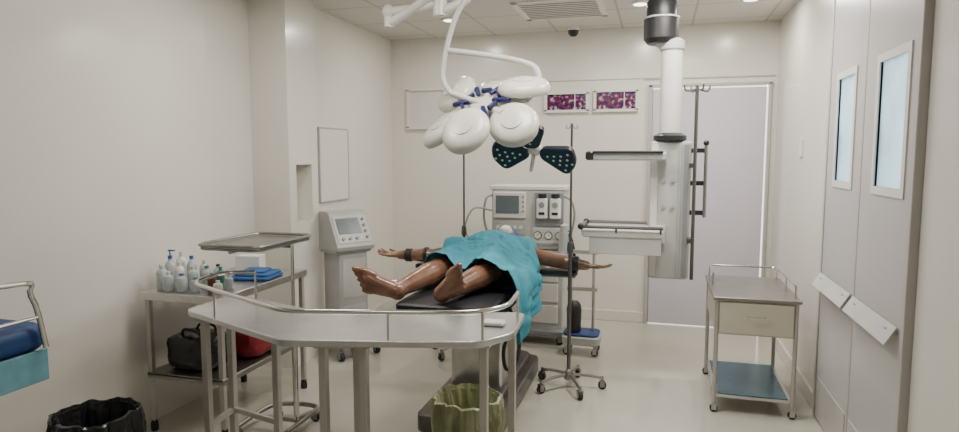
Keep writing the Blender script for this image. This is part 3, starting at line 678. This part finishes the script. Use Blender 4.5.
b=MB(PD); b.cyl((.065,4.6,1.66),(.065,4.6,2.27),.072,seg=28); b.m(1).lathe([(.074,1.66),(.11,1.67),(.11,1.70),(.074,1.72)],(.065,4.6,0),28); b.done("column",['whitem','black'],t)
b=MB(PD); b.rbox((.075,4.63,1.19),(.27,.20,.94),.03); b.done("service_head",'lgrey',t)
b=MB(PD); b.box((-.030,4.525,1.19),(.045,.012,.9)); b.done("channel",'white',t)
b=MB(PD); b.box((.175,4.525,1.19),(.03,.012,.9)); b.done("channel",'grey',t)
b=MB(PD); b.box((.135,4.525,1.19),(.02,.012,.9)); b.done("channel",'mgrey',t)
for z in(1.40,1.22):
    for x in(.03,.09):
        b=MB(PD); b.cyl((x,4.532,z),(x,4.518,z),.015,seg=14); b.done("gas_outlet",'mgrey',t)
b=MB(PD); b.rbox((-.205,4.44,1.56),(.50,.11,.055),.03); b.box((.02,4.50,1.56),(.06,.06,.08)); sh=b.done("support_bar",'lgrey',t)
b=MB(PD); b.rbox((-.455,4.44,1.565),(.06,.13,.06),.025); b.rbox((-.205,4.378,1.588),(.46,.02,.018),.009); b.done("bar_end",'black',sh)
b=MB(PD); b.rbox((-.225,4.40,1.055),(.52,.34,.05),.02); b.box((.0,4.54,1.03),(.10,.06,.12)); b.rbox((-.205,4.40,.975),(.46,.32,.11),.01); sh=b.done("shelf",'white',t)
b=MB(PD); b.tube(rounded([(.035,4.22,1.10),(-.49,4.22,1.10),(-.49,4.58,1.10),(-.07,4.58,1.10)],.03,3),.011,8)
for x,y in((-.485,4.28),(-.485,4.54),(-.26,4.235),(.02,4.235)): b.cyl((x,y,1.06),(x,y,1.10),.007,seg=8)
b.m(1)
for y in(4.23,4.57): b.ball((-.49,y,1.10),.022,12)
b.done("shelf_rail",['dpole','black'],sh)
b=MB(PD); b.cyl((.225,4.44,.74),(.225,4.44,2.02),.012,seg=12)
for a in range(4):
    dx,dy=math.cos(a*math.pi/2+.4)*.08,math.sin(a*math.pi/2+.4)*.08
    b.tube([(.225,4.44,2.0),(.225+dx*.7,4.44+dy*.7,1.985),(.225+dx,4.44+dy,1.99),(.225+dx*1.1,4.44+dy*1.1,2.02)],.006,8,smooth=4)
for z in(1.0,1.5): b.box((.205,4.49,z),(.03,.12,.03))
b.done("drip_pole",'dpole',t)
b=MB(PD); b.cyl((.30,4.55,1.15),(.30,4.55,1.64),.012,seg=12); b.m(1)
for z in(1.18,1.38,1.60): b.box((.25,4.57,z),(.12,.05,.03))
b.ball((.30,4.55,1.65),.020,12); b.done("equipment_rail",['dsteel','black'],t)
# ---------------------------------------------------------------- SURGICAL LIGHT
SL=(-1.35,3.9,H)
t=thing("surgical_light","ceiling-mounted surgical light with cream petal head and smaller dark head","surgical light",SL)
b=MB(SL); b.lathe([(.10,H-.06),(.13,H-.03),(.13,H)],(-1.35,3.9,0)); b.cyl((-1.35,3.9,2.44),(-1.35,3.9,H-.03),.045); b.done("ceiling_mount",'whitem',t)
b=MB(SL); b.tube([(-1.35,3.9,2.52),(-1.55,3.93,2.50),(-1.72,3.95,2.50)],.030,14); b.ball((-1.72,3.95,2.50),.045); b.cyl((-1.72,3.95,2.50),(-1.72,3.95,2.40),.03); b.tube([(-1.72,3.95,2.42),(-1.42,3.88,2.55),(-1.13,3.84,2.62)],.028,12)
b.tube([(-1.35,3.9,2.46),(-1.2,3.86,2.50),(-1.1,3.84,2.56)],.030,12); b.ball((-1.12,3.84,2.58),.045)
b.done("support_arm",'whitem',t)
b=MB(SL); b.tube([(-1.12,3.84,2.60),(-1.16,3.84,2.53),(-1.235,3.84,2.40),(-1.29,3.84,2.22),(-1.31,3.83,2.05),(-1.25,3.80,1.95)],.017,12,smooth=6)
b.tube([(-1.28,3.84,2.215),(-1.0,3.88,2.175),(-.80,3.90,2.13),(-.73,3.90,2.08),(-.72,3.88,1.98),(-.78,3.84,1.90)],.018,12,smooth=6); b.done("yoke",'lgrey',t)
C=V((-1.035,3.80,1.84)); nrm=V((.16,.60,-.78)).normalized()
e1=V((1,0,0)); e1=(e1-nrm*e1.dot(nrm)).normalized(); e2=nrm.cross(e1)
if e2.z<0: e2=-e2
def pdir(a): return e1*math.cos(a)+e2*math.sin(a)
Rh=Matrix((e1,nrm.cross(e1),nrm)).transposed()
b=MB(SL); b.lathe([(0,-.065),(.05,-.062),(.085,-.05),(.10,-.03),(.105,.0),(.08,.03),(0,.035)],C,28,Rh)
A0=math.radians(-98)
for k in range(6):
    d=pdir(A0+k*math.pi/3); b.tube([C-nrm*.03,C+d*.20-nrm*.03],.028,12)
b.tube([C-nrm*.05,V((-.78,3.84,1.90))],.018,10); b.tube([C-nrm*.05,V((-1.25,3.80,1.95))],.018,10)
lh=b.done("light_head",'creamw',t)
tw=[.10,-.25,.20,-.10,.28,-.18]
for k in range(6):
    d=pdir(A0+k*math.pi/3); pc=C+d*.272-nrm*(-.02 if k%2 else .055)
    w0=nrm.cross(d); nk=(nrm-d*.30+w0*tw[k]).normalized(); dk=(d-nk*d.dot(nk)).normalized(); py=nk.cross(dk)
    Rp=Matrix((dk,py,nk)).transposed(); s_=1.14
    b=MB(SL); prof=[(0,-.042),(.05,-.041),(.095,-.036),(.120,-.027),(.134,-.012),(.140,.008),(.136,.024)]; prof=[(r*s_,z*s_) for r,z in prof]
    b.lathe(prof+[(.126*s_,.028*s_)],pc,36,Rp,.90); b.m(1).lathe([(0,.036*s_),(.07*s_,.034*s_),(.126*s_,.027*s_),(.126*s_,.022*s_)],pc,36,Rp,.90)
    b.m(0).lathe([(.05,-.053),(.066,-.051),(.068,-.038)],pc,24,Rp,.94)
    b.done("light_pod",['creamw','lens'],lh)
for k in range(6):
    d=pdir(A0+k*math.pi/3+math.pi/6); pc=C+d*.125-nrm*.070
    b=MB(SL); b.cap(pc-d*.035,pc+d*.055+nrm*.01,.015,.018,12); b.done("handle",'navy',lh)
for k in range(6):
    d=pdir(A0+k*math.pi/3); pc=C+d*.115-nrm*.068; w=nrm.cross(d)
    b=MB(SL); b.box(pc,(.022,.070,.03),R=Matrix((d,w,nrm)).transposed()); b.done("hinge",'navy',lh,bev=.004)
b=MB(SL); b.cap(C+nrm*.05,C+nrm*.14,.02,.017,14); b.done("centre_grip",'lgrey',lh)
# second head
C2=V((-.735,3.84,1.585)); n2=V((-.10,-.66,-.75)).normalized(); f1=V((1,0,0)); f1=(f1-n2*f1.dot(n2)).normalized(); f2=n2.cross(f1)
if f2.z<0: f2=-f2
b=MB(SL); b.tube([C+V((.05,.0,.03)),(-.90,3.90,1.82),(-.74,3.92,1.74),C2-n2*.05],.015,10,smooth=6); b.ball(C2-n2*.03,.045)
for a in(95,-10,190):
    a=math.radians(a); d=f1*math.cos(a)+f2*math.sin(a); b.tube([C2-n2*.02,C2+d*.11-n2*.02],.020,10)
b.cap(C2+n2*.02-f2*.02,C2+n2*.10-f2*.05,.013,.011)
lh2=b.done("small_light_head",'whitem',t)
for a in(95,-10,190):
    a=math.radians(a); d=f1*math.cos(a)+f2*math.sin(a); pc=C2+d*.150
    nk=(n2-d*.15).normalized(); dk=(d-nk*d.dot(nk)).normalized(); w=nk.cross(dk); R2=Matrix((dk,w,nk)).transposed()
    b=MB(SL); 
    tri=rounded([(-.115,-.040,0),(.080,-.128,0),(.125,0,0),(.080,.128,0),(-.115,.040,0)],.05,5,True); poly=[(p.x,p.y) for p in tri]; nn=len(poly)
    rings=[[b.bm.verts.new(pc+R2@V((x*s,y*s,z))) for x,y in poly] for s,z in((.7,-.035),(.97,-.015),(1,.012),(.94,.02))]
    for A,Bq in zip(rings,rings[1:]):
        for q in range(nn): b._f([A[q],A[(q+1)%nn],Bq[(q+1)%nn],Bq[q]])
    b._f(rings[0]); b._f(rings[-1])
    b.m(1)
    for (u,v) in((-.06,0),(-.02,.02),(-.02,-.02),(.022,.04),(.022,0),(.022,-.04),(.062,.072),(.064,.024),(.064,-.024),(.062,-.072),(.098,0)):
        b.lathe([(.008,.019),(.008,.0225),(0,.0235)],pc+R2@V((u,v,0)),10,R2)
    b.done("light_pod",['nblack','dial'],lh2)
# ---------------------------------------------------------------- world
w=bpy.data.worlds.new("world"); SC.world=w; w.use_nodes=True; w.node_tree.nodes["Background"].inputs[0].default_value=(.8,.85,.9,1); w.node_tree.nodes["Background"].inputs[1].default_value=.1
